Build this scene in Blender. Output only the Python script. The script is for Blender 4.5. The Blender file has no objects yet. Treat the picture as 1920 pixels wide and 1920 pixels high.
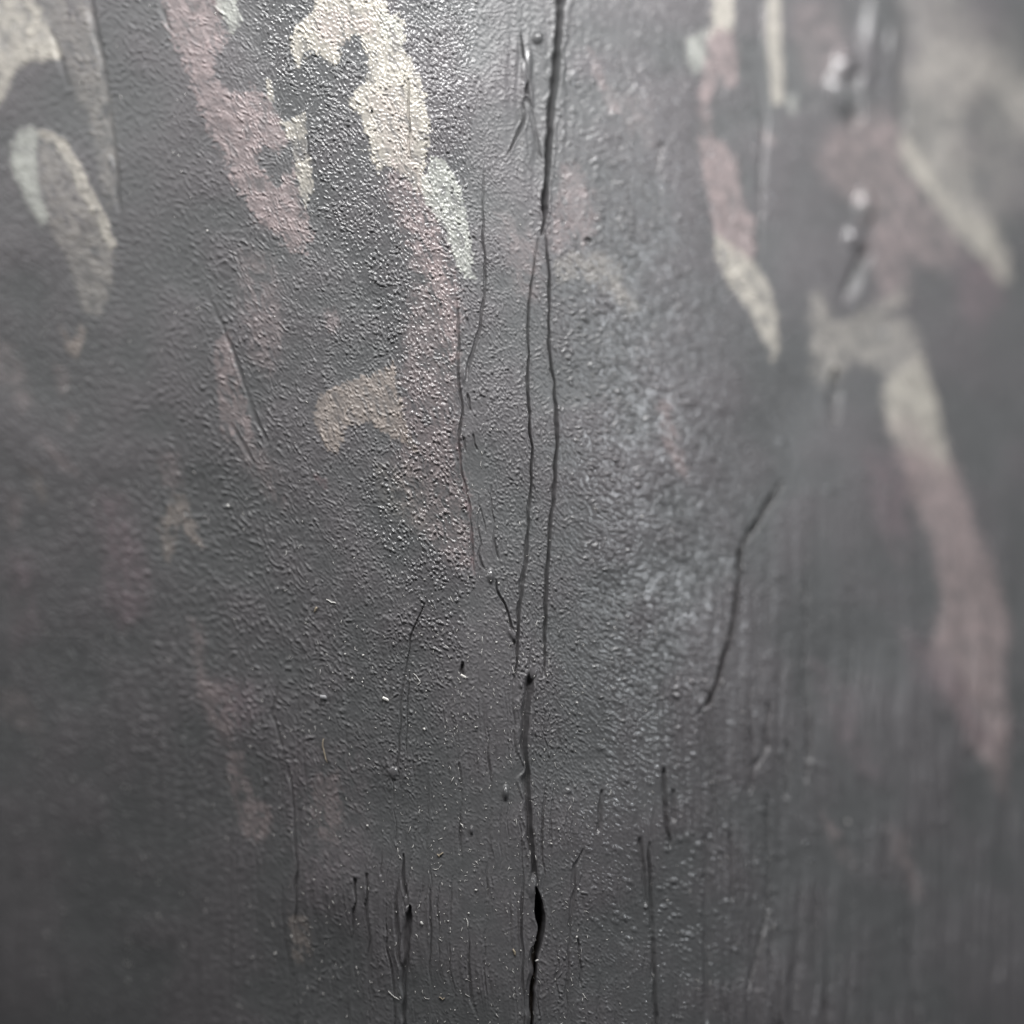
import bpy, math
import numpy as np
from mathutils import Vector

# ------------------------------------------------------------------ scene, camera, light
sc = bpy.context.scene
COL = sc.collection
PX = 0.1 / 1920.0            # metres per photo pixel on the focal surface (the close-up is 10 cm wide)
D = 0.30                     # camera to the front of the post

cam_d = bpy.data.cameras.new('camera')
cam = bpy.data.objects.new('camera', cam_d); COL.objects.link(cam)
cam.location = (0, -D, 0); cam.rotation_euler = (math.pi / 2, 0, 0)
cam_d.sensor_width = 36; cam_d.lens = 36 * D / 0.1
cam_d.clip_start = 0.01; cam_d.clip_end = 50
cam_d.dof.use_dof = True; cam_d.dof.focus_distance = D + 0.0006
cam_d.dof.aperture_fstop = 4.5
sc.camera = cam

w = bpy.data.worlds.new('World'); sc.world = w; w.use_nodes = True
bg = w.node_tree.nodes['Background']
bg.inputs[0].default_value = (0.97, 0.98, 1.0, 1); bg.inputs[1].default_value = 0.075


def area_lamp(name, loc, target, sx, sy, power, color):
    l = bpy.data.lights.new(name, 'AREA'); l.shape = 'RECTANGLE'; l.size = sx; l.size_y = sy; l.energy = power; l.color = color
    o = bpy.data.objects.new(name, l); COL.objects.link(o); o.location = loc
    o.rotation_euler = (Vector(target) - Vector(loc)).to_track_quat('-Z', 'Y').to_euler()


area_lamp('key_lamp', (0.018, -0.074, 0.113), (0.012, 0, 0.066), 0.155, 0.020, 0.50, (1.0, 0.99, 0.985))
area_lamp('side_lamp', (0.178, -0.118, 0.046), (0.014, 0, 0.02), 0.009, 0.016, 0.100, (0.92, 0.96, 1.0))
area_lamp('left_lamp', (-0.200, -0.066, 0.085), (-0.03, 0, 0.01), 0.04, 0.04, 0.165, (1.0, 0.99, 0.99))

sc.view_settings.view_transform = 'Standard'; sc.view_settings.look = 'None'
sc.view_settings.exposure = 0.0; sc.view_settings.gamma = 1.0
sc.render.engine = 'CYCLES'
sc.cycles.use_denoising = True
sc.cycles.max_bounces = 5

# ------------------------------------------------------------------ noise
NS = 1536                    # tile of 2 px samples, periodic over 3072 px
fy = np.fft.fftfreq(NS)[:, None] / 2.0
fx = np.fft.fftfreq(NS)[None, :] / 2.0


def bandpass(seed, lam, bw=0.35, stretch=1.0, theta=0.0, low=False):
    """filtered noise, wavelength lam px across, stretched along direction theta (degrees below horizontal)"""
    r = np.random.default_rng(seed)
    F = np.fft.fft2(r.standard_normal((NS, NS)))
    t = math.radians(theta)
    a = (fx * math.cos(t) + fy * math.sin(t)) * stretch
    b = -fx * math.sin(t) + fy * math.cos(t)
    f = np.sqrt(a * a + b * b) * lam
    H = np.exp(-(f / 0.7) ** 2) if low else np.exp(-((np.log(f + 1e-6)) / bw) ** 2)
    n = np.real(np.fft.ifft2(F * H))
    return (n / n.std()).astype(np.float32)


def samp(n, u, v):
    x = (u + 600) / 2.0; y = (v + 600) / 2.0
    x0 = np.floor(x).astype(int); y0 = np.floor(y).astype(int)
    a = (x - x0).astype(np.float32); b = (y - y0).astype(np.float32)
    x0 %= NS; y0 %= NS; x1 = (x0 + 1) % NS; y1 = (y0 + 1) % NS
    return (n[y0, x0] * (1 - a) + n[y0, x1] * a) * (1 - b) + (n[y1, x0] * (1 - a) + n[y1, x1] * a) * b


def smooth(e0, e1, x):
    t = np.clip((x - e0) / (e1 - e0), 0, 1)
    return t * t * (3 - 2 * t)


# ------------------------------------------------------------------ the sampling grid over the post's front
def axis(segs):
    out = []
    for a, b, s in segs:
        out.append(np.linspace(a, b, int(round((b - a) / s)), endpoint=False))
    return np.concatenate(out + [[segs[-1][1]]])


us = axis([(-560, -60, 12), (-60, 430, 3.4), (430, 735, 1.7), (735, 775, 1.25), (775, 970, 1.65), (970, 1060, 0.95), (1060, 1090, 1.65), (1090, 1420, 2.3), (1420, 1980, 3.4), (1980, 2480, 12)])
vs = axis([(-460, -40, 10), (-40, 1960, 1.85), (1960, 2380, 10)])
U, V = np.meshgrid(us, vs)
NV, NU = U.shape


def depth(u, v):
    xr = 640 + 0.175 * np.clip(v, -200, 2100)
    d = u - xr
    k = np.where(d < 0, 0.60, 0.75)
    W = 420.0
    base = k * (np.sqrt(d * d + W * W) - W)
    far = np.clip(np.abs(d) - 1250, 0, None)
    return base + 0.0012 * far ** 2


def seg_dist(u, v, pts):
    """distance to a polyline and the parameter (0..1) along it"""
    best = np.full(u.shape, 1e9, np.float32); par = np.zeros(u.shape, np.float32)
    n = len(pts) - 1
    for i in range(n):
        ax, ay = pts[i][:2]; bx, by = pts[i + 1][:2]
        dx, dy = bx - ax, by - ay; L = dx * dx + dy * dy
        t = np.clip(((u - ax) * dx + (v - ay) * dy) / L, 0, 1)
        q = np.hypot(u - ax - t * dx, v - ay - t * dy)
        m = q < best
        best = np.where(m, q, best); par = np.where(m, (i + t) / n, par)
    return best, par


def poly_sdf(u, v, pts):
    """signed distance, positive inside"""
    d, _ = seg_dist(u, v, list(pts) + [pts[0]])
    inside = np.zeros(u.shape, bool)
    n = len(pts)
    for i in range(n):
        ax, ay = pts[i]; bx, by = pts[(i + 1) % n]
        if ay == by:
            continue
        c = ((ay > v) != (by > v)) & (u < (bx - ax) * (v - ay) / (by - ay) + ax)
        inside ^= c
    return np.where(inside, d, -d)


def window(pts, pad):
    p = np.array([q[:2] for q in pts], float)
    i0 = np.searchsorted(us, p[:, 0].min() - pad); i1 = np.searchsorted(us, p[:, 0].max() + pad)
    j0 = np.searchsorted(vs, p[:, 1].min() - pad); j1 = np.searchsorted(vs, p[:, 1].max() + pad)
    return slice(j0, j1), slice(i0, i1)


# ------------------------------------------------------------------ relief of the wrinkled paint
wu = samp(bandpass(1, 60), U, V) * 2.5; wv = samp(bandpass(2, 60), U, V) * 2.5
n_iso = samp(bandpass(3, 10.5, 0.62, 1.4, 32), U + wu, V + wv)
n_fine = samp(bandpass(4, 6.5, 0.5, 1.2, 30), U + wu * 0.5, V + wv * 0.5)
n_diag = samp(bandpass(5, 10.5, 0.58, 1.9, 48), U + wu, V + wv)
n_diag2 = samp(bandpass(15, 28, 0.5, 2.4, 56), U + wu, V + wv)
n_hor = samp(bandpass(6, 10.5, 0.60, 1.6, 16), U + wu, V + wv)
n_iso2 = samp(bandpass(16, 24, 0.5, 1.6, 30), U + wu, V + wv)
n_big = samp(bandpass(7, 150, 0.5), U, V)
n_huge = samp(bandpass(8, 420, 0.5), U, V)
n_grain = samp(bandpass(9, 15, 0.5, 48, 90), U + wu * 0.4 + 1.0 * n_big + 4 * n_huge, V)
n_grain2 = samp(bandpass(10, 30, 0.5, 26, 90), U + wu * 0.4 + 1.0 * n_big + 4 * n_huge, V)
n_wav = samp(bandpass(17, 70, 0.5), U, V)
n_wear = samp(bandpass(18, 16, 0.6, 3.5, 68), U + wu, V + wv) * 0.8 + samp(bandpass(19, 34, 0.6, 3.0, 68), U + wu, V + wv) * 0.6
n_med = samp(bandpass(11, 45, 0.5), U, V)
n_edge = samp(bandpass(12, 12, 0.5), U, V)
n_edge2 = samp(bandpass(14, 30, 0.5), U, V)


def ridge(n, p=1.0):
    return np.clip(1 - np.abs(n) / 1.15, 0, 1) ** p


def lumps(n):
    return np.clip(n + 0.1, 0, 2.2) ** 1.2


def billow(n):
    return np.clip(np.abs(n), 0, 1.8)


xr = 640 + 0.175 * V
wl = smooth(-60, -330, U - xr)                         # left flank
wr = smooth(150, 330, U - xr)                          # right flank
wc = np.clip(1 - wl - wr, 0, 1)
pat_c = 0.80 * lumps(n_iso) + 0.45 * lumps(n_fine) + 0.20 * n_fine
pat_l = 0.70 * lumps(n_diag) + 0.12 * n_diag2 + 0.20 * n_diag + 0.25 * n_fine
pat_r = 0.75 * lumps(n_hor) + 0.28 * n_fine + 0.15 * n_hor
wrk = wc * pat_c + wl * pat_l + wr * pat_r

# how strongly the paint is wrinkled, place by place
amp = np.full(U.shape, 1.0, np.float32)
amp *= 1 - 0.50 * smooth(1250, 1650, V + 0.10 * (U - 700))
amp *= 1 - 0.40 * smooth(1350, 1560, U)
amp *= 0.80 + 0.28 * np.clip(n_med + 0.5 * n_big, -1.2, 1.2)
band_r = np.exp(-((U - 1215 - 0.02 * V + 25 * n_huge) / 170) ** 2) * (0.45 + 0.55 * smooth(200, 800, V))    # pimpled strip right of the cracks

# the glossy, finely crinkled film left of the smooth strip
gloss_poly = [(440, -300), (905, -300), (890, 100), (880, 300), (868, 470), (858, 640), (856, 760), (862, 870), (878, 960),
              (886, 1075), (868, 1120), (864, 1215), (830, 1216), (790, 1215), (770, 1130), (700, 1010), (690, 900),
              (735, 850), (745, 690), (690, 560), (590, 400), (500, 160)]
J, I = window(gloss_poly, 60)
sd = poly_sdf(U[J, I], V[J, I], gloss_poly) + 9 * n_edge2[J, I]
gl = np.zeros(U.shape, np.float32); gl[J, I] = smooth(-10, 14, sd)
right_edge = smooth(6, -6, U - np.interp(V, [p[1] for p in gloss_poly[3:12]], [p[0] for p in gloss_poly[3:12]]))
gl *= np.where((V > 500) & (V < 1216), right_edge, 1)
amp *= (1 + 0.22 * gl - 0.25 * wl) * (1 - 0.25 * wr)

# stretches of smooth paint
smooth_polys = [
    ([(864, 650), (882, 690), (888, 760), (908, 830), (917, 920), (930, 1000), (934, 1060), (926, 1078), (890, 1075),
      (886, 1000), (874, 910), (864, 860), (868, 770)], 0.55, 10),
    ([(888, 1072), (926, 1084), (962, 1180), (970, 1270), (986, 1300), (984, 1450), (1000, 1650), (1000, 1990), (790, 1990),
      (770, 1700), (800, 1480), (830, 1330), (850, 1225), (866, 1216), (872, 1120)], 0.40, 26),
    ([(975, 70), (1040, 60), (1040, 300), (1020, 420), (985, 300), (940, 250), (960, 150)], 0.4, 30),
    ([(925, 340), (1000, 330), (1010, 480), (960, 520)], 0.5, 40),
    ([(1190, 1450), (1250, 1450), (1240, 1620), (1200, 1620)], 0.7, 20),
    ([(1175, 930), (1240, 920), (1240, 1130), (1190, 1120)], 0.6, 25),
    ([(215, 120), (330, 80), (420, 420), (330, 900), (180, 1000), (190, 500)], 0.35, 80),
]
smo = np.zeros(U.shape, np.float32)
for pts, k, soft in smooth_polys:
    J, I = window(pts, soft * 2)
    s_ = smooth(-soft * 0.5, soft, poly_sdf(U[J, I], V[J, I], pts) + 0.25 * soft * n_edge2[J, I]) * k
    smo[J, I] = np.maximum(smo[J, I], s_)
amp *= 1 - smo

H = 1.42 * amp * (wrk + 0.15 * np.clip(n_iso2, -2, 2))
H += 0.4 * n_big + 2.0 * n_huge
# vertical wood grain telegraphing through the paint, strongest low down
gr = smooth(950, 1600, V + 0.25 * np.clip(U - 960, 0, 900)) * (0.55 + 0.45 * smooth(350, 720, U)) * (1 + 0.9 * smooth(1150, 1500, U))
grain_line = np.clip(n_grain - 0.8, 0, 2)
gr = gr * np.clip(0.9 + 0.4 * n_big + 0.3 * n_huge, 0.25, 1.7)
H += gr * (0.42 * n_grain + 0.6 * n_grain2 - 2.6 * grain_line - 1.6 * np.clip(n_grain2 - 1.1, 0, 2))
fold = np.exp(-((U - 1005) / 45) ** 2) * np.exp(-((V - 170) / 130) ** 2)
H += fold * 4.0 * n_grain2

# ------------------------------------------------------------------ cracks and creases: (points, half width px, depth px, lip, split as part, label)
C = []


def crack(pts, hw, dp, lip=0.6, part=None, sharp=2.0):
    C.append((pts, hw, dp, lip, part, sharp))


crack([(1060, -460), (1056, -150), (1052, 0), (1046, 80), (1042, 150), (1034, 210), (1030, 280), (1025, 330), (1022, 390), (1015, 442)],
      [7.5, 7, 7, 6, 6, 6, 4.8, 4.3, 4.2, 2], 32, 1.5, 'dark crack running down from the top between grey ridges')
crack([(978, 60), (984, 130), (990, 180), (982, 225), (968, 258), (952, 290)], [1.5, 3, 4.5, 4, 2.8, 1.3], 13, 0.8, 'short forked crack left of the long upper crack')
crack([(990, 178), (1000, 215), (1008, 255), (1016, 300)], [3, 5, 4, 2], 8, 0.5, None)
crack([(1010, 448), (996, 530), (991, 610), (990, 700), (991, 780), (996, 850), (995, 905), (991, 990), (986, 1055), (978, 1092), (974, 1130),
       (972, 1170), (968, 1240), (964, 1282)], [1.5, 2.0, 2.2, 2.3, 2.3, 2.3, 2.4, 2.6, 3.4, 4, 3, 2.4, 2, 1.4], 9, 0.4, 'thin hairline crack, left one of the pair in the middle')
crack([(1022, 436), (1031, 540), (1028, 600), (1036, 690), (1042, 740), (1045, 800), (1041, 870), (1036, 940), (1030, 1000), (1025, 1070),
       (1022, 1160), (1019, 1268)], [2, 2.8, 2.2, 2.2, 2.5, 3, 3, 3.3, 3.3, 3.3, 3.2, 2], 11, 0.4, 'thin hairline crack, right one of the pair in the middle')
crack([(908, 300), (906, 400), (907, 470), (910, 525), (905, 570), (898, 622), (888, 655), (879, 685), (873, 712)],
      [1, 1.2, 1.6, 2, 2.4, 2.6, 2.8, 3, 2], 6, 0.5, 'slanting hairline crack running into the smooth strip')
crack([(857, 560), (860, 640), (858, 700), (866, 765), (860, 825), (863, 872), (873, 912), (881, 955), (885, 1010), (889, 1072)],
      2.0, 5, 0.9, None)
crack([(897, 925), (896, 948), (902, 952), (896, 985), (898, 1002), (901, 1022), (898, 1040), (903, 1060), (909, 1068)], [1.2, 1.5, 1.4, 1.5, 1.6, 1.8, 2, 2.2, 1.4], 4, 0.6, None)
crack([(902, 952), (907, 975), (911, 1000)], 1.3, 4, 0.4, None)
crack([(923, 908), (919, 930), (926, 975), (926, 1010), (930, 1030), (933, 1050)], [2, 1.6, 1.5, 1.8, 3.5, 2.5], 4, 0.4, None)
crack([(876, 740), (879, 760), (881, 770)], 2.0, 3.5, 0.4, None)
crack([(870, 822), (872, 845)], 1.8, 3, 0.3, None)
crack([(888, 815), (890, 832), (896, 845)], 1.6, 3, 0.3, None)
crack([(926, 1085), (934, 1110), (946, 1132), (954, 1160), (964, 1196), (967, 1230)], [1.2, 1.5, 1.8, 2, 2.4, 1.8], 6, 0.5, None)
crack([(1002, 1252), (990, 1288), (985, 1330), (982, 1400), (986, 1440), (990, 1500), (993, 1560), (998, 1610), (1003, 1655), (1007, 1684)],
      [3, 6.5, 6.5, 5.4, 5.2, 5, 5, 5, 5, 3.5], 12, 1.9, 'shallow wide crack in the lower middle above the black split')
crack([(1005, 1664), (1011, 1695), (1014, 1730), (1010, 1762), (1003, 1792), (1000, 1830), (998, 1880), (996, 1925), (995, 2050), (996, 2380)],
      [2, 7.5, 8.5, 7.5, 5.5, 4.5, 4.2, 3.6, 4.5, 5], 62, 1.0, 'black open split at the bottom of the middle crack', 1.6)
crack([(1000, 1780), (996, 1830), (994, 1900), (990, 2060), (990, 2380)], [4, 7, 8, 8, 8], 8, 0.3, None)
crack([(768, 1700), (767, 1730), (762, 1790), (757, 1850), (755, 1920), (754, 2080), (756, 2380)], [3, 6, 5.5, 5, 5, 5, 5], 9, 0.5, 'straight dark groove low on the left of the middle')
crack([(757, 1600), (757, 1650), (763, 1695)], [2, 3.5, 3], 5, 0.6, None)
crack([(800, 1128), (782, 1160), (768, 1200), (761, 1250), (753, 1300), (749, 1375), (745, 1430), (738, 1458)], [1, 1.6, 2, 2.2, 2.4, 2.4, 2.4, 2.8], 4.2, 0.5,
      'thin bent crack below the glossy crinkled film')
crack([(768, 1262), (764, 1330), (760, 1420)], 1.5, 4, 0.3, None)
crack([(735, 1458), (737, 1520), (746, 1585)], 2, 4, 0.4, None)
crack([(543, 1440), (551, 1540), (557, 1650), (553, 1780), (556, 1920), (556, 2200)], [2, 2.6, 2.6, 2.4, 2.6, 2.6], 4, 0.4, 'long faint vertical crack low on the left')
crack([(520, 1290), (512, 1340), (530, 1400)], 3, 1.2, 0.2, None)
crack([(807, 1450), (805, 1600), (808, 1700), (806, 1900), (806, 2100)], 1.8, 2, 0.3, 'fine straight hairline beside the dark lower groove')
crack([(690, 1640), (688, 1700), (694, 1760), (684, 1920), (680, 2100)], 2.4, 1.1, 0.3, None)
crack([(668, 1650), (663, 1740), (656, 1920)], 2.4, 1.0, 0.2, None)
crack([(716, 1560), (714, 1640)], 1.8, 1.5, 0.3, None)
crack([(1468, 900), (1446, 935), (1415, 985), (1396, 1012), (1388, 1032), (1385, 1080), (1376, 1160), (1357, 1230), (1340, 1285), (1326, 1318), (1304, 1340)],
      [2.6, 5.0, 5.6, 5.2, 3.8, 3.1, 3.4, 4, 4.4, 4.4, 2.8], 32, 0.2, 'bent diagonal crack on the right flank')
crack([(1512, 1070), (1511, 1200), (1513, 1300), (1517, 1400), (1512, 1470)], [3, 4.5, 5, 6, 4], 12, 0.4, 'faint vertical crack on the right flank')
crack([(1476, 1390), (1474, 1500)], 4, 8, 0.3, None)
crack([(1437, 1320), (1436, 1400), (1412, 1440), (1404, 1490)], [4, 4, 3.5, 3], 9, 0.3, 'short crooked crack low on the right flank')
crack([(1245, 1440), (1246, 1500), (1256, 1590)], [3, 4, 3], 10, 0.3, 'short vertical crack beside the shiny pimples')
crack([(1262, 1480), (1264, 1540)], 3, 6, 0.3, None)
crack([(1200, 1570), (1207, 1640), (1212, 1700)], 3, 7, 0.3, None)
crack([(1216, 1580), (1222, 1700), (1227, 1800), (1232, 1920), (1232, 2100)], [2, 4, 3, 3, 3], 10, 0.3, 'long vertical crack low right of the middle')
crack([(1441, 1480), (1441, 1700), (1425, 1770), (1402, 1860)], [3, 4, 4, 3], 9, 0.2, None)
crack([(1128, 1480), (1122, 1560)], 3, 6, 0.3, None)
crack([(1094, 1590), (1078, 1625), (1072, 1700), (1066, 1760), (1062, 1920)], [2, 2.6, 3, 2.4, 2], 3, 0.3, None)
crack([(1325, 1560), (1323, 1700), (1326, 1920)], 3.5, 6, 0.2, None)
crack([(1370, 1560), (1372, 1690)], 4, 6, 0.2, None)
crack([(1083, 1760), (1090, 1850)], 2, 4, 0.2, None)
crack([(1630, 470), (1608, 505), (1592, 545), (1584, 570)], [6, 11, 11, 6], 15, 0.6, 'dark gouge in the blurred pink area on the right')
crack([(1568, 690), (1566, 740), (1562, 800)], [5, 10, 5], 20, 0.6, 'dark gouge below the cream smear on the right')
crack([(1612, 130), (1600, 165), (1610, 215), (1596, 240)], [7, 9, 7, 6], 15, 0.6, None)
crack([(1425, 0), (1430, 120), (1436, 230), (1428, 330), (1424, 480)], [4, 5, 4, 5, 3], 4, 0.2, None)
crack([(1690, 190), (1698, 240)], [6, 8], 12, 0.3, None)
crack([(160, -100), (172, 30), (190, 110), (204, 220), (218, 330), (222, 400)], [6, 7, 7, 7, 6, 3], 5, 0.4, None)
crack([(96, 60), (112, 110), (130, 170)], [4, 6, 4], 3, 0.2, None)
crack([(416, 610), (440, 665), (462, 740), (486, 800), (502, 830)], [3, 3.5, 4, 4, 3], 1.6, 0.5, 'diagonal crease beside a pink smear on the left')
crack([(430, 790), (462, 845), (476, 870)], [3, 4, 3], 1.6, 0.8, None)
crack([(365, 490), (392, 560), (418, 612)], [3, 4, 3], 1.2, 0.4, None)
crack([(296, -60), (304, 20), (320, 60)], [4, 5, 4], 2.5, 0.6, None)
crack([(575, 255), (578, 300)], 2.2, 5, 0.3, None)
crack([(725, 60), (722, 140)], 1.5, 1, 0.3, None)
crack([(765, 150), (768, 300)], 1.5, 0.9, 0.3, None)
crack([(1240, 270), (1232, 310)], 4, 6, 0.2, None)
crack([(1100, 455), (1108, 448)], 5, 8, 0.2, None)
crack([(866, 1243), (864, 1258), (868, 1266)], [3, 4.5, 3], 6, 0.3, None)

crack_id = np.full(U.shape, -1, int)
crack_in = np.zeros(U.shape, np.float32)
bare = np.zeros(U.shape, np.float32)
crack_labels = []
for pts, hw, dp, lip, part, sharp in C:
    ww = hw if isinstance(hw, (list, tuple)) else [hw] * len(pts)
    J, I = window(pts, max(ww) * 3 + 10)
    uu = U[J, I] + 0.25 * n_edge2[J, I] + 0.9 * n_wav[J, I]; vv = V[J, I]
    d, t = seg_dist(uu, vv, pts)
    wd = np.interp(t, np.linspace(0, 1, len(pts)), ww) * (1 + 0.13 * n_wav[J, I] + 0.09 * n_med[J, I])
    wd = np.maximum(wd, 0.8) * (1.3 if sharp == 2.0 else 1.0)
    q = np.clip(d / wd, 0, 1)
    prof = (1 - q * q) ** 1.4 if sharp == 2.0 else 1 - q ** sharp
    tip = np.clip(np.minimum(t, 1 - t) / 0.08, 0, 1) ** 0.6 if pts[-1][1] < 2300 else np.ones_like(t)
    H[J, I] = H[J, I] * (1 - 0.7 * (1 - q ** 4)) - dp * prof * tip
    H[J, I] += lip * 1.3 * np.exp(-((d / wd - 1.55) / 0.45) ** 2) * tip
    inside = q < 0.98
    crack_in[J, I] = np.maximum(crack_in[J, I], np.where(inside, prof * tip, 0))
    if dp > 40:
        bare[J, I] = np.maximum(bare[J, I], smooth(0.35, 0.6, prof * tip))
    if part:
        cid = len(crack_labels); crack_labels.append(part)
        crack_id[J, I] = np.where(inside & (crack_id[J, I] < 0), cid, crack_id[J, I])

# ------------------------------------------------------------------ blisters and runs standing proud of the paint: (u, v, half u, half v, height, tilt)
B = [(948, 1486, 5.5, 13, 9, 0, 'small shiny oval blister right of the lower middle'), (920, 1080, 6, 13, 8, 0, 'small blister at the foot of the smooth strip'),
     (884, 1557, 3, 7, 4, 0, None), (930, 1397, 2.5, 9, 3.5, 0, None), (958, 1188, 6, 15, 6, -30, None), (869, 703, 6, 20, 6, 4, None),
     (1008, 70, 9, 12, 9, 0, 'pale blister beside the long upper crack'), (988, 128, 9, 34, 5, 6, None), (1000, 1665, 7, 22, 6, 4, None),
     (1000, 1262, 8, 14, 6, 10, None),
     (1582, 122, 18, 30, 16, 8, 'upper of two blurred glossy blisters at the top right'), (1572, 178, 19, 42, 17, -14, 'lower of two blurred glossy blisters at the top right'),
     (1622, 388, 16, 34, 13, 0, 'blurred glossy blister below the pair at the top right'), (1598, 448, 17, 24, 13, 0, 'lowest blurred glossy blister above the dark gouge'),
     (1640, 70, 26, 90, 11, 8, None), (1668, 90, 14, 80, 12, 4, None), (762, 1690, 5, 10, 3, 0, None), (737, 1448, 8, 9, 2, 0, None), (1312, 1318, 14, 22, 8, 10, None)]
bl_id = np.full(U.shape, -1, int); bl_labels = []
blg = np.zeros(U.shape, np.float32)
for (bu, bv, ru, rv, hh, tilt, lab) in B:
    J, I = window([(bu, bv)], 3 * max(ru, rv))
    a = math.radians(tilt)
    x = (U[J, I] - bu) * math.cos(a) + (V[J, I] - bv) * math.sin(a); y = -(U[J, I] - bu) * math.sin(a) + (V[J, I] - bv) * math.cos(a)
    r2 = (x / ru) ** 2 + (y / rv) ** 2
    g = np.clip(1 - r2 * 0.62, 0, 1) ** 1.3
    H[J, I] = H[J, I] * (1 - 0.85 * np.clip(g * 2, 0, 1)) + hh * g
    blg[J, I] = np.maximum(blg[J, I], np.clip(g * 2.5, 0, 1))
    if lab:
        bid = len(bl_labels); bl_labels.append(lab)
        bl_id[J, I] = np.where(r2 < 1.25, bid, bl_id[J, I])

# pimples of dried paint on the right flank, a few elsewhere
rp = np.random.default_rng(21)
n_p = 0
while n_p < 1150:
    if rp.random() < 0.80:
        pv = rp.uniform(120, 1760); pu = rp.normal(1225 + 0.03 * (pv - 1000), 115)
    else:
        pv = rp.uniform(-20, 1940); pu = rp.uniform(1060, 1900)
    if n_med[min(np.searchsorted(vs, pv), NV - 1), min(np.searchsorted(us, pu), NU - 1)] < rp.normal(-0.1, 0.6) or not 1045 < pu < 1940:
        continue
    n_p += 1
    pr = rp.uniform(2.6, 5.4) * (1.25 if pu > 1420 else 1); ph = pr * rp.uniform(0.12, 0.34); el = rp.uniform(1.0, 1.9)
    J, I = window([(pu, pv)], 4 * pr)
    g = np.clip(1 - 0.5 * (((U[J, I] - pu) / (pr * el)) ** 2 + ((V[J, I] - pv - 0.25 * (U[J, I] - pu)) / pr) ** 2), 0, 1)
    H[J, I] += ph * g ** 1.5 * (1 - smo[J, I] * 0.6)
    blg[J, I] = np.maximum(blg[J, I], np.clip(g * 1.6, 0, 1))

# ------------------------------------------------------------------ paint colours (albedo, linear)
GREY = np.array([0.0868, 0.0858, 0.0885])
CR = (0.314, 0.297, 0.264); GN = (0.285, 0.292, 0.27); PK = (0.228, 0.188, 0.186); TN = (0.225, 0.195, 0.175)
MV = (0.14, 0.113, 0.122); BE = (0.245, 0.232, 0.214); RD = (0.17, 0.105, 0.11)

P = []


def patch(color, op, soft, pts, label=None, rough=5.0):
    P.append((color, op, soft * 0.85, pts, label, rough * 1.2))


# faint stains first, the opaque patches over them
patch(BE, .38, 14, [(75, -200), (165, -200), (165, 0), (185, 90), (205, 200), (218, 300), (215, 372), (204, 384), (190, 330), (180, 260), (150, 200), (130, 130), (112, 90), (75, 0)])
patch(MV, .60, 26, [(180, 920), (230, 930), (250, 1000), (280, 1080), (275, 1140), (230, 1180), (200, 1120), (190, 1020)])
patch(PK, .26, 14, [(300, 850), (335, 850), (342, 910), (320, 930), (300, 900)])
patch(PK, .40, 14, [(360, 1160), (378, 1180), (388, 1270), (440, 1290), (445, 1350), (425, 1400), (395, 1360), (372, 1290)])
patch(PK, .46, 10, [(430, 1405), (455, 1412), (460, 1450), (480, 1500), (510, 1515), (505, 1560), (480, 1580), (455, 1560), (440, 1500), (428, 1450)], 'faint pink smear low on the left')
patch(MV, .15, 26, [(540, 1380), (700, 1400), (690, 1600), (600, 1700), (545, 1650)])
patch(PK, .36, 12, [(590, 1460), (632, 1450), (640, 1520), (630, 1580), (600, 1575), (585, 1520)])
patch(TN, .42, 10, [(545, 1712), (575, 1722), (582, 1780), (568, 1812), (550, 1795)], 'small tan smear near the bottom left')
patch(PK, .30, 22, [(455, 470), (505, 480), (520, 540), (532, 640), (505, 700), (470, 670), (452, 560)])
patch(PK, .26, 18, [(430, 790), (480, 830), (520, 880), (535, 950), (500, 930), (460, 870)])
patch(PK, .36, 20, [(735, 310), (790, 370), (820, 420), (850, 520), (860, 600), (850, 720), (858, 860), (880, 940), (885, 1060), (862, 1065), (800, 1005),
                    (775, 980), (755, 930), (740, 880), (750, 800), (752, 700), (765, 600), (780, 520), (750, 420), (722, 350)], 'rosy tint on the glossy crinkled film', 9)
patch(BE, .24, 24, [(700, 870), (760, 870), (790, 930), (800, 990), (770, 985), (720, 950)])
patch(PK, .50, 12, [(800, 480), (845, 500), (858, 590), (856, 680), (840, 680), (828, 600), (805, 540)], None, 9)
patch(PK, .40, 14, [(755, 395), (800, 400), (828, 470), (838, 540), (800, 520), (770, 450)], None, 9)
patch(RD, .22, 3, [(858, 820), (866, 860), (880, 920), (888, 990), (890, 1078), (884, 1070), (880, 990), (866, 910), (857, 860)], None, 2)
patch(PK, .30, 24, [(930, 400), (985, 430), (1012, 470), (1004, 560), (975, 550), (955, 480)])
patch(PK, .40, 14, [(1055, 305), (1085, 310), (1110, 360), (1118, 420), (1095, 465), (1070, 452), (1040, 475), (1030, 440), (1045, 380)], 'rosy smear right of the upper crack')
patch(BE, .42, 12, [(1040, 492), (1080, 470), (1150, 478), (1172, 520), (1198, 578), (1182, 590), (1140, 548), (1090, 522), (1050, 527)], 'faint beige smear right of the upper crack')
patch(PK, .36, 10, [(1103, 92), (1118, 108), (1142, 160), (1166, 212), (1150, 214), (1125, 162)])
patch(PK, .20, 18, [(1150, 170), (1215, 190), (1225, 270), (1180, 260)])
patch(PK, .42, 9, [(1234, 758), (1255, 742), (1266, 800), (1282, 868), (1294, 902), (1272, 892), (1246, 842)], 'thin pale rosy dash among shiny pimples')
patch(PK, .30, 22, [(1490, 10), (1560, 10), (1585, 80), (1560, 150), (1520, 160), (1495, 100)])
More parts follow.
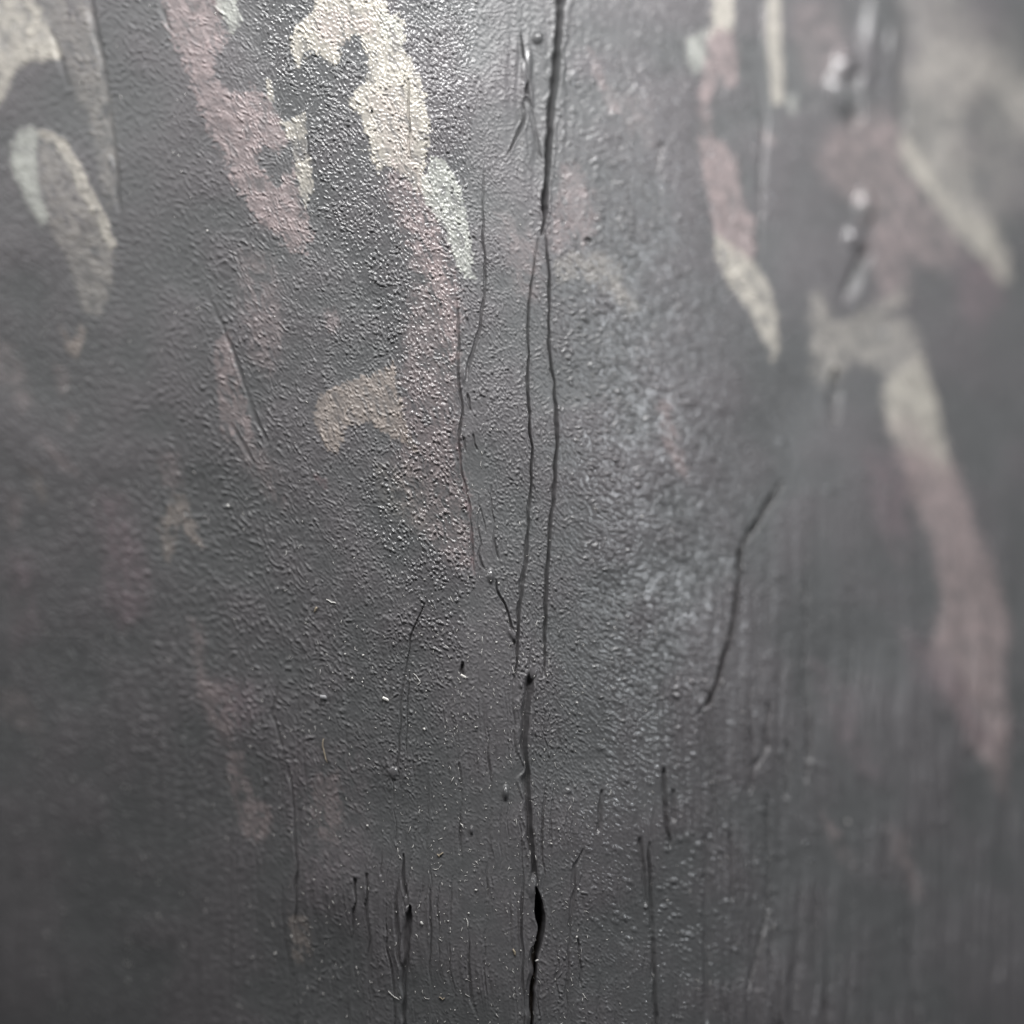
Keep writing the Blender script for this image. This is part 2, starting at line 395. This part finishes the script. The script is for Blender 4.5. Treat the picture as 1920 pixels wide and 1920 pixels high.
patch(PK, .50, 26, [(1555, 250), (1615, 215), (1672, 200), (1692, 250), (1722, 330), (1762, 380), (1785, 430), (1802, 480), (1760, 505), (1702, 482), (1692, 560),
                    (1650, 572), (1632, 480), (1618, 390), (1560, 345), (1530, 300)], 'wide blurred pink area on the upper right', 9)
patch(MV, .60, 24, [(1800, 490), (1880, 500), (1880, 570), (1835, 620), (1795, 580)])
patch(BE, .34, 34, [(1690, -60), (1800, -60), (1830, 60), (1760, 80), (1700, 140)])
patch(MV, .55, 30, [(1620, 850), (1700, 860), (1720, 960), (1690, 1060), (1640, 980)])
patch(MV, .45, 30, [(1530, 1240), (1600, 1300), (1640, 1450), (1600, 1440), (1545, 1340)])
patch(PK, .38, 10, [(1545, 1525), (1565, 1545), (1592, 1585), (1602, 1628), (1580, 1615), (1556, 1570)], 'faint pink streak low on the right flank')
patch(PK, .36, 11, [(1668, 1552), (1700, 1570), (1712, 1620), (1732, 1675), (1715, 1690), (1690, 1640), (1672, 1600)], 'outer faint pink streak low on the right flank')
patch(PK, .30, 16, [(-30, 640), (25, 645), (45, 700), (62, 760), (40, 770), (10, 720), (-30, 700)])
patch(PK, .28, 10, [(98, 682), (125, 690), (128, 735), (112, 738)])
patch(PK, .26, 10, [(70, 815), (95, 830), (150, 880), (148, 895), (110, 875)])
patch(TN, .40, 9, [(55, 880), (72, 884), (90, 935), (80, 945), (62, 915)])
patch(PK, .26, 12, [(18, 925), (42, 930), (34, 985), (14, 990)])
patch(PK, .24, 14, [(-20, 1300), (40, 1290), (70, 1340), (75, 1390), (40, 1370), (10, 1350)])
patch(PK, .18, 12, [(120, 770), (145, 780), (142, 810), (122, 800)])
patch(MV, .45, 30, [(20, 1040), (60, 1050), (70, 1180), (30, 1220), (10, 1120)])
patch(MV, .40, 24, [(405, 1270), (470, 1280), (490, 1330), (450, 1370), (410, 1330)])
patch(RD, .30, 8, [(594, 895), (612, 900), (610, 912), (596, 908)])

patch(PK, .7, 9, [(298, -200), (390, -200), (408, 0), (415, 40), (425, 70), (405, 100), (400, 150), (440, 180), (480, 170), (505, 190), (530, 240), (547, 262), (520, 282), (490, 264),
                    (480, 290), (495, 330), (520, 352), (552, 310), (558, 370), (570, 400), (582, 440), (566, 472), (545, 468), (525, 440), (490, 420), (465, 380),
                    (440, 340), (415, 280), (395, 250), (370, 180), (350, 120), (320, 60), (304, 0)], 'long pink smear slanting down the upper left', 9)
patch(PK, .52, 6, [(403, 640), (430, 622), (440, 680), (454, 740), (472, 800), (480, 830), (440, 800), (428, 830), (414, 800), (410, 740)], 'narrow pink streak beside the diagonal crease', 4)
patch(PK, .34, 7, [(610, 582), (632, 578), (636, 612), (622, 625), (610, 612)], 'small round pink spot left of the middle')
patch(TN, .52, 6, [(323, 925), (345, 930), (353, 960), (366, 990), (381, 1028), (360, 1015), (345, 997), (341, 977), (330, 987), (326, 1030), (314, 1062), (304, 1022), (298, 987), (313, 960)],
      'ragged tan smear on the blurred left flank', 4)
patch(TN, .74, 4, [(596, 746), (640, 720), (690, 706), (725, 690), (739, 680), (743, 720), (753, 770), (766, 810), (781, 846), (760, 832), (735, 820), (715, 806), (690, 790),
                   (672, 792), (655, 800), (642, 808), (644, 828), (631, 850), (614, 846), (600, 815), (588, 788)], 'tan arrowhead shaped paint patch left of the middle', 6)
patch(CR, .92, 4, [(585, -200), (715, -200), (722, 0), (730, 25), (756, 40), (759, 75), (752, 95), (768, 110), (785, 150), (796, 190), (806, 235), (801, 255), (797, 290), (800, 330), (815, 365),
                   (800, 372), (775, 350), (745, 318), (728, 312), (708, 320), (699, 300), (690, 260), (675, 215), (658, 190), (664, 175), (680, 160), (690, 130), (688, 90), (670, 65), (645, 70),
                   (635, 85), (641, 100), (626, 121), (605, 110), (585, 85), (575, 95), (560, 126), (549, 110), (544, 70), (560, 45), (582, 25), (592, 0)],
      'large cream paint patch with a forked hook at the top', 6)
patch(PK, .40, 12, [(600, 20), (650, 20), (690, 30), (700, 60), (650, 60), (630, 90), (600, 70), (585, 50)], None, 9)
patch(PK, .30, 18, [(690, 180), (740, 170), (770, 220), (780, 320), (800, 370), (760, 340), (720, 280)], None, 9)
patch(PK, .38, 14, [(735, 300), (780, 330), (815, 372), (835, 420), (850, 480), (815, 440), (780, 380)], None, 9)
patch(GN, .55, 9, [(712, 20), (745, 38), (756, 60), (752, 92), (735, 90), (715, 60)], None, 6)
patch(GN, .78, 4, [(815, 290), (845, 315), (861, 350), (873, 400), (881, 460), (886, 522), (871, 524), (851, 482), (830, 420), (800, 382), (789, 350), (800, 322)],
      'pale greenish leaf shaped patch below the large cream patch', 5)
patch(GN, .80, 4, [(400, -60), (440, -60), (441, 0), (446, 12), (452, 42), (438, 60), (429, 55), (419, 30), (404, 0)], 'small pale tip of paint at the top edge')
patch(CR, .75, 3, [(499, 148), (508, 150), (514, 192), (505, 188)], 'short cream sliver left of the cream hook', 2)
patch(CR, .82, 3, [(526, 228), (545, 225), (571, 210), (575, 250), (562, 262), (540, 260)], 'upper of two small square cream dabs', 3)
patch(BE, .50, 4, [(540, 260), (572, 254), (577, 298), (556, 303)], None, 3)
patch(CR, .82, 3, [(553, 306), (580, 295), (588, 362), (578, 364), (573, 388), (564, 362)], 'lower of two small square cream dabs', 3)
patch(CR, .92, 7, [(-260, -200), (40, -200), (62, 0), (80, 20), (95, 60), (116, 96), (110, 110), (85, 113), (60, 113), (35, 126), (20, 150), (15, 172), (0, 195), (-120, 260), (-260, 120)],
      'blurred cream patch in the top left corner', 3)
patch(BE, .50, 7, [(75, 268), (105, 280), (140, 335), (170, 390), (206, 450), (215, 482), (211, 530), (200, 562), (186, 592), (165, 592), (150, 560), (130, 490), (96, 430), (86, 380), (72, 330)],
      'blurred greyish beige leaf shaped patch on the left', 4)
patch(GN, .95, 4, [(35, 242), (60, 236), (70, 250), (68, 290), (73, 340), (86, 385), (94, 408), (80, 428), (64, 400), (40, 352), (21, 312), (21, 270)], 'pale greenish left arm of the leaf loop', 2)
patch(CR, .95, 4, [(70, 243), (95, 247), (126, 267), (152, 310), (177, 360), (202, 410), (218, 462), (208, 470), (188, 430), (162, 380), (138, 332), (108, 276), (74, 258)], 'thin cream right arm of the leaf loop', 2)
patch(TN, .70, 4, [(112, 610), (130, 640), (144, 630), (152, 604), (160, 622), (150, 660), (140, 674), (124, 650)], 'small tan hook below the leaf loop', 2)

patch(CR, .92, 4, [(1338, -120), (1372, -120), (1374, 0), (1374, 60), (1345, 62), (1325, 78), (1334, 40)], 'cream top end of the stripe on the right', 3)
patch(GN, .70, 5, [(1286, 75), (1325, 55), (1328, 110), (1302, 142), (1287, 112)], 'pale greenish dab beside the stripe on the right', 3)
patch(PK, .75, 6, [(1325, 72), (1345, 50), (1374, 58), (1384, 110), (1380, 162), (1360, 160), (1346, 122), (1340, 172), (1320, 202), (1308, 182), (1320, 140)], 'upper pink piece of the stripe on the right', 4)
patch(PK, .36, 10, [(1308, 200), (1330, 200), (1340, 250), (1312, 262)], None, 4)
patch(PK, .80, 6, [(1310, 262), (1330, 254), (1362, 270), (1380, 300), (1392, 370), (1412, 410), (1417, 482), (1400, 495), (1360, 475), (1338, 430), (1325, 350), (1314, 300)],
      'long pink middle piece of the stripe on the right', 4)
patch(CR, .82, 5, [(1338, 440), (1375, 462), (1412, 488), (1438, 530), (1457, 590), (1461, 652), (1451, 676), (1434, 640), (1414, 600), (1388, 560), (1358, 520), (1344, 480)],
      'tapering cream lower end of the stripe on the right', 4)
patch(PK, .40, 6, [(1424, 238), (1450, 258), (1450, 278), (1430, 262)], None, 3)
patch(CR, .85, 5, [(1438, 20), (1440, -60), (1456, -60), (1464, 60), (1470, 150), (1468, 192), (1450, 197), (1444, 120), (1436, 60)], 'narrow cream dash at the top right', 2)
patch(GN, .50, 6, [(1476, 178), (1492, 180), (1492, 212), (1480, 210)], None, 2)
patch(BE, .30, 50, [(1760, 40), (1900, 60), (1960, 200), (1920, 380), (1880, 420), (1800, 300), (1760, 160)])
patch(BE, .66, 26, [(1698, 150), (1740, 70), (1790, 75), (1850, 95), (1880, 130), (1910, 152), (2060, 120), (2060, 220), (1920, 230), (1905, 245), (1890, 200), (1860, 168), (1830, 168), (1806, 192),
                    (1792, 240), (1802, 290), (1822, 340), (1850, 390), (1870, 430), (1840, 440), (1780, 390), (1730, 330), (1700, 290), (1705, 200)], 'large blurred beige patch in the upper right', 9)
patch(CR, .8, 8, [(1690, 252), (1722, 280), (1762, 348), (1812, 398), (1862, 428), (1887, 480), (1894, 522), (1880, 534), (1855, 492), (1810, 452), (1770, 402), (1735, 352), (1700, 302)],
      'slanting cream edge of the blurred beige patch', 5)
patch(BE, .7, 12, [(1518, 560), (1540, 543), (1556, 600), (1590, 602), (1640, 572), (1700, 540), (1692, 570), (1650, 592), (1702, 600), (1724, 650), (1712, 702), (1680, 704), (1640, 692),
                    (1600, 672), (1572, 704), (1545, 722), (1528, 690), (1524, 640)], 'blurred beige smear above the lower gouge', 8)
patch(CR, .92, 7, [(1653, 752), (1661, 715), (1690, 695), (1726, 666), (1744, 710), (1757, 760), (1770, 830), (1790, 900), (1760, 905), (1730, 874), (1700, 852), (1669, 812)],
      'cream upper end of the long stripe on the right flank', 5)
patch(PK, .88, 10, [(1682, 840), (1720, 850), (1788, 880), (1832, 1000), (1862, 1070), (1887, 1150), (1895, 1195), (1882, 1230), (1880, 1290), (1892, 1360), (1887, 1440), (1880, 1488), (1860, 1440),
                    (1820, 1390), (1790, 1330), (1762, 1290), (1740, 1235), (1752, 1190), (1768, 1150), (1766, 1100), (1750, 1020), (1718, 950)],
      'long pink stripe running down the right flank', 10)
patch(PK, .55, 30, [(1668, 800), (1700, 780), (1740, 820), (1790, 900), (1800, 960), (1720, 930)], None, 8)
patch(MV, .60, 22, [(1690, 1180), (1780, 1230), (1800, 1270), (1830, 1330), (1860, 1400), (1820, 1390), (1780, 1320), (1720, 1270)], None, 8)
# beyond the frame
for k, (a, b) in enumerate([(2180, 200), (2240, 900), (2150, 1500), (-300, 600), (-360, 1300), (700, -360), (1300, -300), (1500, 2200), (400, 2180)]):
    patch([PK, BE, TN][k % 3], .5, 20, [(a, b - 120), (a + 60, b - 20), (a + 40, b + 150), (a - 50, b + 60)])

rgb = np.empty(U.shape + (3,), np.float32)
tone = (1 + 0.02 * n_big + 0.02 * n_huge + 0.025 * n_med)[..., None]
rgb[:] = GREY * tone
warm = np.clip(0.5 + 0.35 * n_huge + 0.25 * n_big, 0, 1)[..., None]
rgb *= 1 + (warm - 0.5) * np.array([0.05, -0.01, 0.01])
patch_id = np.full(U.shape, -1, int); patch_labels = []
spk = n_edge * 0.6 + n_fine * 0.4
for color, op, soft, pts, label, rough in P:
    pad = soft * 2 + rough * 3 + 8
    J, I = window(pts, pad)
    if J.start == J.stop or I.start == I.stop:
        continue
    sd = poly_sdf(U[J, I], V[J, I], pts) + 0.55 * rough * (0.6 * n_edge2[J, I] + 0.55 * n_edge[J, I]) + 0.8 * rough * 0.3 * wrk[J, I]
    m = smooth(-soft, soft, sd)
    thin = np.clip(1 - 0.04 + (0.26 * spk[J, I] + 0.20 * n_med[J, I] + 0.12 * n_big[J, I]) * (1.3 - op), 0.1, 1.25)      # worn, uneven coverage
    wear = 1 - (0.85 if op < 0.6 else 0.55) * smooth(0.25, 1.5, n_wear[J, I])                                  # streaks where the film has rubbed off
    a = np.clip(m * op * thin * wear, 0, 1)[..., None]
    rgb[J, I] = rgb[J, I] * (1 - a) + np.array(color, np.float32) * (1 + 0.03 * n_med[J, I][..., None]) * a
    if op >= 0.5:
        H[J, I] += 0.9 * m * (op - 0.2)                          # the smear is a film of its own thickness
    if label:
        pid = len(patch_labels); patch_labels.append(label)
        patch_id[J, I] = np.where(sd > 0, pid, patch_id[J, I])
rgb = rgb * (1 - bare[..., None]) + np.array([0.03, 0.021, 0.015]) * bare[..., None]

rough = 0.49 - 0.24 * gl + 0.10 * smo - 0.31 * band_r - 0.05 * wr + 0.03 * n_med
rough = np.clip(rough, 0.22, 0.7) * (1 - blg) + 0.22 * blg
rough = rough * (1 - bare) + 0.85 * bare

# ------------------------------------------------------------------ positions and normals
def world_pos(u, v, dep):
    s = PX * (D + dep * PX) / D
    return np.stack([(u - 960) * s, dep * PX, -(v - 960) * s], -1)


def grid_normals(Q):
    du = np.gradient(Q, axis=1); dv = np.gradient(Q, axis=0)
    n = np.cross(du, dv)
    n /= np.linalg.norm(n, axis=-1, keepdims=True)
    return np.where(n[..., 1:2] > 0, -n, n)


Q0 = world_pos(U, V, depth(U, V))
N0 = grid_normals(Q0)
POS = (Q0 + N0 * (H * PX)[..., None]).astype(np.float32)
NOR = grid_normals(POS).astype(np.float32)

# ------------------------------------------------------------------ materials
def paint_material(name, bump=1.0):
    m = bpy.data.materials.new(name); m.use_nodes = True
    nt = m.node_tree; nd = nt.nodes; lk = nt.links
    bs = nd['Principled BSDF']
    at = nd.new('ShaderNodeAttribute'); at.attribute_name = 'paint_colour'
    ar = nd.new('ShaderNodeAttribute'); ar.attribute_name = 'paint_roughness'
    tc = nd.new('ShaderNodeTexCoord')
    n1 = nd.new('ShaderNodeTexNoise'); n1.inputs['Scale'].default_value = 3600; n1.inputs['Detail'].default_value = 3; n1.inputs['Roughness'].default_value = 0.6
    mp = nd.new('ShaderNodeMapping'); mp.inputs['Scale'].default_value = (2600, 2600, 700)
    n2 = nd.new('ShaderNodeTexNoise'); n2.inputs['Scale'].default_value = 1.0; n2.inputs['Detail'].default_value = 3
    lk.new(tc.outputs['Object'], n1.inputs['Vector']); lk.new(tc.outputs['Object'], mp.inputs['Vector']); lk.new(mp.outputs[0], n2.inputs['Vector'])
    mr = nd.new('ShaderNodeMapRange'); mr.inputs[3].default_value = 0.86; mr.inputs[4].default_value = 1.14
    lk.new(n1.outputs[0], mr.inputs[0])
    mx = nd.new('ShaderNodeVectorMath'); mx.operation = 'SCALE'
    lk.new(at.outputs['Color'], mx.inputs[0]); lk.new(mr.outputs[0], mx.inputs['Scale']); lk.new(mx.outputs[0], bs.inputs['Base Color'])
    lk.new(ar.outputs['Fac'], bs.inputs['Roughness'])
    ad = nd.new('ShaderNodeMath'); ad.operation = 'ADD'
    lk.new(n1.outputs[0], ad.inputs[0]); lk.new(n2.outputs[0], ad.inputs[1])
    bp = nd.new('ShaderNodeBump'); bp.inputs['Strength'].default_value = bump; bp.inputs['Distance'].default_value = 0.00005
    lk.new(ad.outputs[0], bp.inputs['Height']); lk.new(bp.outputs[0], bs.inputs['Normal'])
    bs.inputs['IOR'].default_value = 1.5
    return m


def plain_material(name, color, rough):
    m = bpy.data.materials.new(name); m.use_nodes = True
    nt = m.node_tree; bs = nt.nodes['Principled BSDF']
    n1 = nt.nodes.new('ShaderNodeTexNoise'); n1.inputs['Scale'].default_value = 1500
    rp = nt.nodes.new('ShaderNodeMix'); rp.data_type = 'RGBA'
    rp.inputs[6].default_value = (*[c * 0.8 for c in color], 1); rp.inputs[7].default_value = (*[min(1, c * 1.15) for c in color], 1)
    nt.links.new(n1.outputs[0], rp.inputs[0]); nt.links.new(rp.outputs[2], bs.inputs['Base Color'])
    bs.inputs['Roughness'].default_value = rough
    return m


M_PAINT = paint_material('weathered grey paint', 0.40)
M_WOOD = plain_material('dark grey painted wood', (0.10, 0.10, 0.104), 0.6)
M_CHIP = plain_material('white chip', (0.82, 0.80, 0.76), 0.35)
M_DUST = plain_material('pale dust', (0.55, 0.54, 0.52), 0.5)
M_LINT = plain_material('yellowish lint', (0.32, 0.27, 0.20), 0.6)
M_FLAKE = plain_material('grey flake', (0.34, 0.34, 0.35), 0.4)
M_DARK = plain_material('dark grit', (0.012, 0.012, 0.012), 0.5)


def new_mesh(name, co, quads, mat, parent=None, normals=None, colour=None, roughness=None, smooth_=True):
    me = bpy.data.meshes.new(name)
    nf = len(quads); k = quads.shape[1]
    me.vertices.add(len(co)); me.vertices.foreach_set('co', np.ascontiguousarray(co, np.float32).ravel())
    me.loops.add(nf * k); me.loops.foreach_set('vertex_index', np.ascontiguousarray(quads, np.int32).ravel())
    me.polygons.add(nf); me.polygons.foreach_set('loop_start', np.arange(0, nf * k, k, dtype=np.int32))
    me.update(calc_edges=True)
    if smooth_:
        me.polygons.foreach_set('use_smooth', np.ones(nf, bool))
    if colour is not None:
        a = me.attributes.new('paint_colour', 'FLOAT_COLOR', 'POINT')
        a.data.foreach_set('color', np.concatenate([colour, np.ones((len(colour), 1))], 1).astype(np.float32).ravel())
        a = me.attributes.new('paint_roughness', 'FLOAT', 'POINT'); a.data.foreach_set('value', roughness.astype(np.float32))
    if normals is not None:
        me.normals_split_custom_set_from_vertices(normals)
    me.materials.append(mat)
    o = bpy.data.objects.new(name, me); COL.objects.link(o)
    if parent:
        o.parent = parent
    return o


# ------------------------------------------------------------------ the post: one relief, cut into its parts face by face
post = bpy.data.objects.new('painted_post', None); COL.objects.link(post)
post.location = (0, 0.02, -0.09)
post['label'] = 'cracked wooden post in dark grey paint with cream, tan and pink paint smears'
post['category'] = 'post'
OFF = np.array(post.location, np.float32)

idx = np.arange(NV * NU).reshape(NV, NU)
faces = np.stack([idx[:-1, :-1], idx[1:, :-1], idx[1:, 1:], idx[:-1, 1:]], -1).reshape(-1, 4)
part = np.zeros((NV, NU), int)
NPATCH, NCR = len(patch_labels), len(crack_labels)
part = np.where(patch_id >= 0, 1 + patch_id, part)
part = np.where(crack_id >= 0, 1 + NPATCH + crack_id, part)
part = np.where(bl_id >= 0, 1 + NPATCH + NCR + bl_id, part)
fpart = part[:-1, :-1].reshape(-1)
flatP = POS.reshape(-1, 3) - OFF; flatN = NOR.reshape(-1, 3); flatC = rgb.reshape(-1, 3); flatR = rough.reshape(-1)


def cut(name, pid, label=None):
    f = faces[fpart == pid]
    if not len(f):
        return None
    vi, inv = np.unique(f, return_inverse=True)
    o = new_mesh(name, flatP[vi], inv.reshape(-1, 4), M_PAINT, post, flatN[vi], flatC[vi], flatR[vi])
    if label:
        o['label'] = label
    return o


cut('paint_coat', 0)
for k, lab in enumerate(patch_labels):
    cut('paint_patch', 1 + k, lab)
for k, lab in enumerate(crack_labels):
    cut('crack', 1 + NPATCH + k, lab)
for k, lab in enumerate(bl_labels):
    cut('blister', 1 + NPATCH + NCR + k, lab)

# the body behind the front, closed
loop = np.concatenate([idx[0, :-1], idx[:-1, -1], idx[-1, :0:-1], idx[:0:-1, 0]])[::4]
rim = POS.reshape(-1, 3)[loop]
rings = [rim.copy()]
for back, shrink in ((0.02, 1.0), (0.05, 0.97), (0.075, 0.86), (0.085, 0.6)):
    r = rim.copy(); r[:, 0] *= shrink; r[:, 1] = np.maximum(rim[:, 1], 0.03) * 0 + 0.055 + back; rings.append(r)
nl = len(loop); vb = np.concatenate(rings) - OFF
q = []
for k in range(len(rings) - 1):
    a = np.arange(nl); b = (a + 1) % nl
    q.append(np.stack([k * nl + a, k * nl + b, (k + 1) * nl + b, (k + 1) * nl + a], -1))
q = np.concatenate(q)
c0 = len(vb); vb = np.concatenate([vb, vb[-nl:].mean(0, keepdims=True)])
a = np.arange(0, nl - 1, 2); k0 = (len(rings) - 1) * nl
cap = np.stack([np.full(len(a), c0), k0 + a, k0 + a + 1, k0 + (a + 2) % nl], -1)
new_mesh('post_body', vb, np.concatenate([q, cap]), M_WOOD, post, smooth_=False)

# ------------------------------------------------------------------ things lying on the paint
RNG = np.random.default_rng(77)


def at(u, v):
    i = min(max(np.searchsorted(us, u), 1), NU - 1); j = min(max(np.searchsorted(vs, v), 1), NV - 1)
    return POS[j, i].astype(float), N0[j, i].astype(float)


def tube(pts, r, sides=4):
    """closed tapering tube along pts (px offsets in the u, v, lift frame already turned to metres)"""
    pts = np.asarray(pts, float); n = len(pts); co = []; q = []
    for k in range(n):
        t = pts[min(k + 1, n - 1)] - pts[max(k - 1, 0)]; t /= np.linalg.norm(t) + 1e-12
        a = np.cross(t, (0, 1, 0.01)); a /= np.linalg.norm(a) + 1e-12; b = np.cross(t, a)
        rr = r * (0.55 if k in (0, n - 1) else 1.0)
        for s in range(sides):
            g = 2 * math.pi * s / sides
            co.append(pts[k] + rr * (math.cos(g) * a + math.sin(g) * b))
    for k in range(n - 1):
        for s in range(sides):
            q.append((k * sides + s, k * sides + (s + 1) % sides, (k + 1) * sides + (s + 1) % sides, (k + 1) * sides + s))
    q.append(tuple(range(sides - 1, -1, -1))[:4]); e = (n - 1) * sides; q.append((e, e + 1, e + 2, e + 3))
    return np.array(co), np.array(q)


def lift_point(u, v, h):
    p, n = at(u, v)
    return p + n * h * PX


def thing(o, label, cat, group=None):
    o['label'] = label; o['category'] = cat
    if group:
        o['group'] = group
    return o


def origin_to(o, p):
    co = np.empty(len(o.data.vertices) * 3, np.float32); o.data.vertices.foreach_get('co', co)
    o.data.vertices.foreach_set('co', (co.reshape(-1, 3) - np.array(p, np.float32)).ravel()); o.location = p


def chip(u, v, lu, lv, ang, th, mat, name, label, cat):
    p, n = at(u, v)
    a = math.radians(ang)
    ex = np.array([math.cos(a), 0, -math.sin(a)]); ex -= n * ex.dot(n); ex /= np.linalg.norm(ex); ey = np.cross(n, ex)
    ring = [(-1, -.55), (-.5, -1), (.35, -.8), (1, -.9), (.9, .4), (.45, 1), (-.3, .75), (-.85, .8)]
    co = []
    for z, sc_ in ((-0.6, 1.0), (0.5, 1.0), (1.0, 0.7)):
        for k, (x, y) in enumerate(ring):
            tl = 0.35 * y
            co.append(p + (ex * x * lu * 0.5 * sc_ + ey * y * lv * 0.5 * sc_ + n * ((z + tl) * th + 1.0)) * PX)
    q = []
    for k in range(2):
        for s in range(8):
            q.append((k * 8 + s, k * 8 + (s + 1) % 8, (k + 1) * 8 + (s + 1) % 8, (k + 1) * 8 + s))
    q += [(16, 17, 18, 19), (16, 19, 20, 23), (20, 21, 22, 23), (3, 2, 1, 0), (7, 4, 3, 0), (7, 6, 5, 4)]
    o = new_mesh(name, np.array(co), np.array(q), mat, smooth_=False)
    origin_to(o, p)
    return thing(o, label, cat)


chip(722, 1309, 14, 6, 26, 2.5, M_CHIP, 'paint_chip', 'bright white sliver lying left of the thin bent crack', 'chip')
chip(868, 1267, 13, 5, 32, 2.5, M_CHIP, 'paint_chip', 'white flake at the small pit below the crinkled film', 'chip')
chip(606, 1306, 14, 9, 10, 3, M_FLAKE, 'paint_chip', 'soft pale flake left of the bright white sliver', 'chip')
chip(697, 207, 5, 5, 0, 3, M_DARK, 'grit_grain', 'tiny black grit grain on the large cream patch', 'grit')
chip(791, 1730, 8, 5, 60, 3, M_DUST, 'paint_chip', 'small pale flake right of the straight lower groove', 'chip')


def fibre(pts, r, mat, label):
    fine = []
    for k in range(len(pts) - 1):
        for t in (0, 0.5):
            fine.append((pts[k][0] * (1 - t) + pts[k + 1][0] * t, pts[k][1] * (1 - t) + pts[k + 1][1] * t))
    fine.append(pts[-1])
    w_ = [lift_point(x, y, r * 0.8 + 0.4) for x, y in fine]
    co, q = tube(w_, r * PX)
    o = new_mesh('lint_fibre', co, q, mat)
    origin_to(o, tuple(w_[0]))
    thing(o, label, 'fibre', 'lint fibres caught on the paint')


fibre([(606, 1384), (605, 1398), (608, 1414), (613, 1430)], 1.0, M_LINT, 'long yellowish lint fibre above the faint lower pink smears')
fibre([(612, 1123), (622, 1128), (631, 1130)], 1.2, M_DUST, 'pale lint fibre slanting above a yellow speck')
fibre([(589, 1147), (593, 1140), (595, 1137)], 2.0, M_LINT, 'short thick yellow lint speck left of the crinkled film')
fibre([(861, 1542), (866, 1546), (869, 1552)], 1.0, M_DUST, 'curved white lint fibre left of the oval blister')
fibre([(818, 1600), (822, 1605), (827, 1600), (830, 1598)], 1.3, M_LINT, 'hook shaped orange lint fibre beside the fine hairline')
fibre([(961, 1778), (964, 1784), (966, 1790)], 1.8, M_LINT, 'short orange lint fibre left of the black split')
fibre([(727, 1858), (737, 1868), (748, 1874)], 0.9, M_DUST, 'pale lint fibre crossing just left of the straight groove')
fibre([(873, 1720), (877, 1728), (876, 1738)], 0.9, M_DUST, 'thin white lint fibre low in the smooth paint')
fibre([(822, 1868), (829, 1874), (832, 1870)], 1.0, M_LINT, 'tiny hooked lint fibre near the bottom edge')
fibre([(775, 1262), (783, 1270), (788, 1278), (780, 1284)], 0.8, M_DUST, 'forked white lint fibre beside the thin bent crack')

# dust: too fine to count
co_all, q_all = [], []
base = 0


def add_tube(co, q):
    global base
    co_all.append(co); q_all.append(q + base); base += len(co)


def density(u, v):
    d = 0.10
    if 690 < u < 1010 and v > 1060:
        d += 0.95 * math.exp(-((u - 900) / 105) ** 2) * min(1, (v - 1060) / 250)
    if 540 < u < 1100 and v > 1150:
        d += 0.28
    if 1000 < u < 1120 and v > 1200:
        d += 0.30
    if 862 < u < 935 and 780 < v < 1100:
        d += 0.5
    return d * (0.35 if v < 900 else 1)


n_put = 0
while n_put < 1550:
    u = RNG.uniform(-40, 1960); v = RNG.uniform(-20, 1940)
    if RNG.random() > density(u, v):
        continue
    n_put += 1
    if RNG.random() < 0.52:                                    # a short fibre
        L = RNG.choice([4, 5, 6, 7, 9, 12, 15], p=[.22, .22, .2, .14, .12, .07, .03]); a = math.radians(RNG.normal(78, 30)); bnd = RNG.normal(0, 0.6)
        pts = []
        for t in (-0.5, 0, 0.5):
            pts.append(lift_point(u + math.cos(a + bnd * t) * L * t, v + math.sin(a + bnd * t) * L * t, 0.7))
        add_tube(*tube(pts, RNG.uniform(0.35, 0.75) * PX))
    else:                                                      # a grain
        r = RNG.uniform(0.6, 1.5) if RNG.random() < 0.93 else RNG.uniform(1.8, 3.0)
        p0 = lift_point(u, v, r * 0.3); p1 = p0 + RNG.normal(0, 0.6, 3) * r * PX + np.array([0, -0.4, 0]) * r * PX; p2 = p1 + RNG.normal(0, 0.6, 3) * r * PX
        add_tube(*tube([p0, p1, p2], r * 0.8 * PX))
dust = new_mesh('dust', np.concatenate(co_all), np.concatenate(q_all), M_DUST)
dust['kind'] = 'stuff'; dust['label'] = 'fine pale dust and lint specks scattered over the grey paint'; dust['category'] = 'dust'
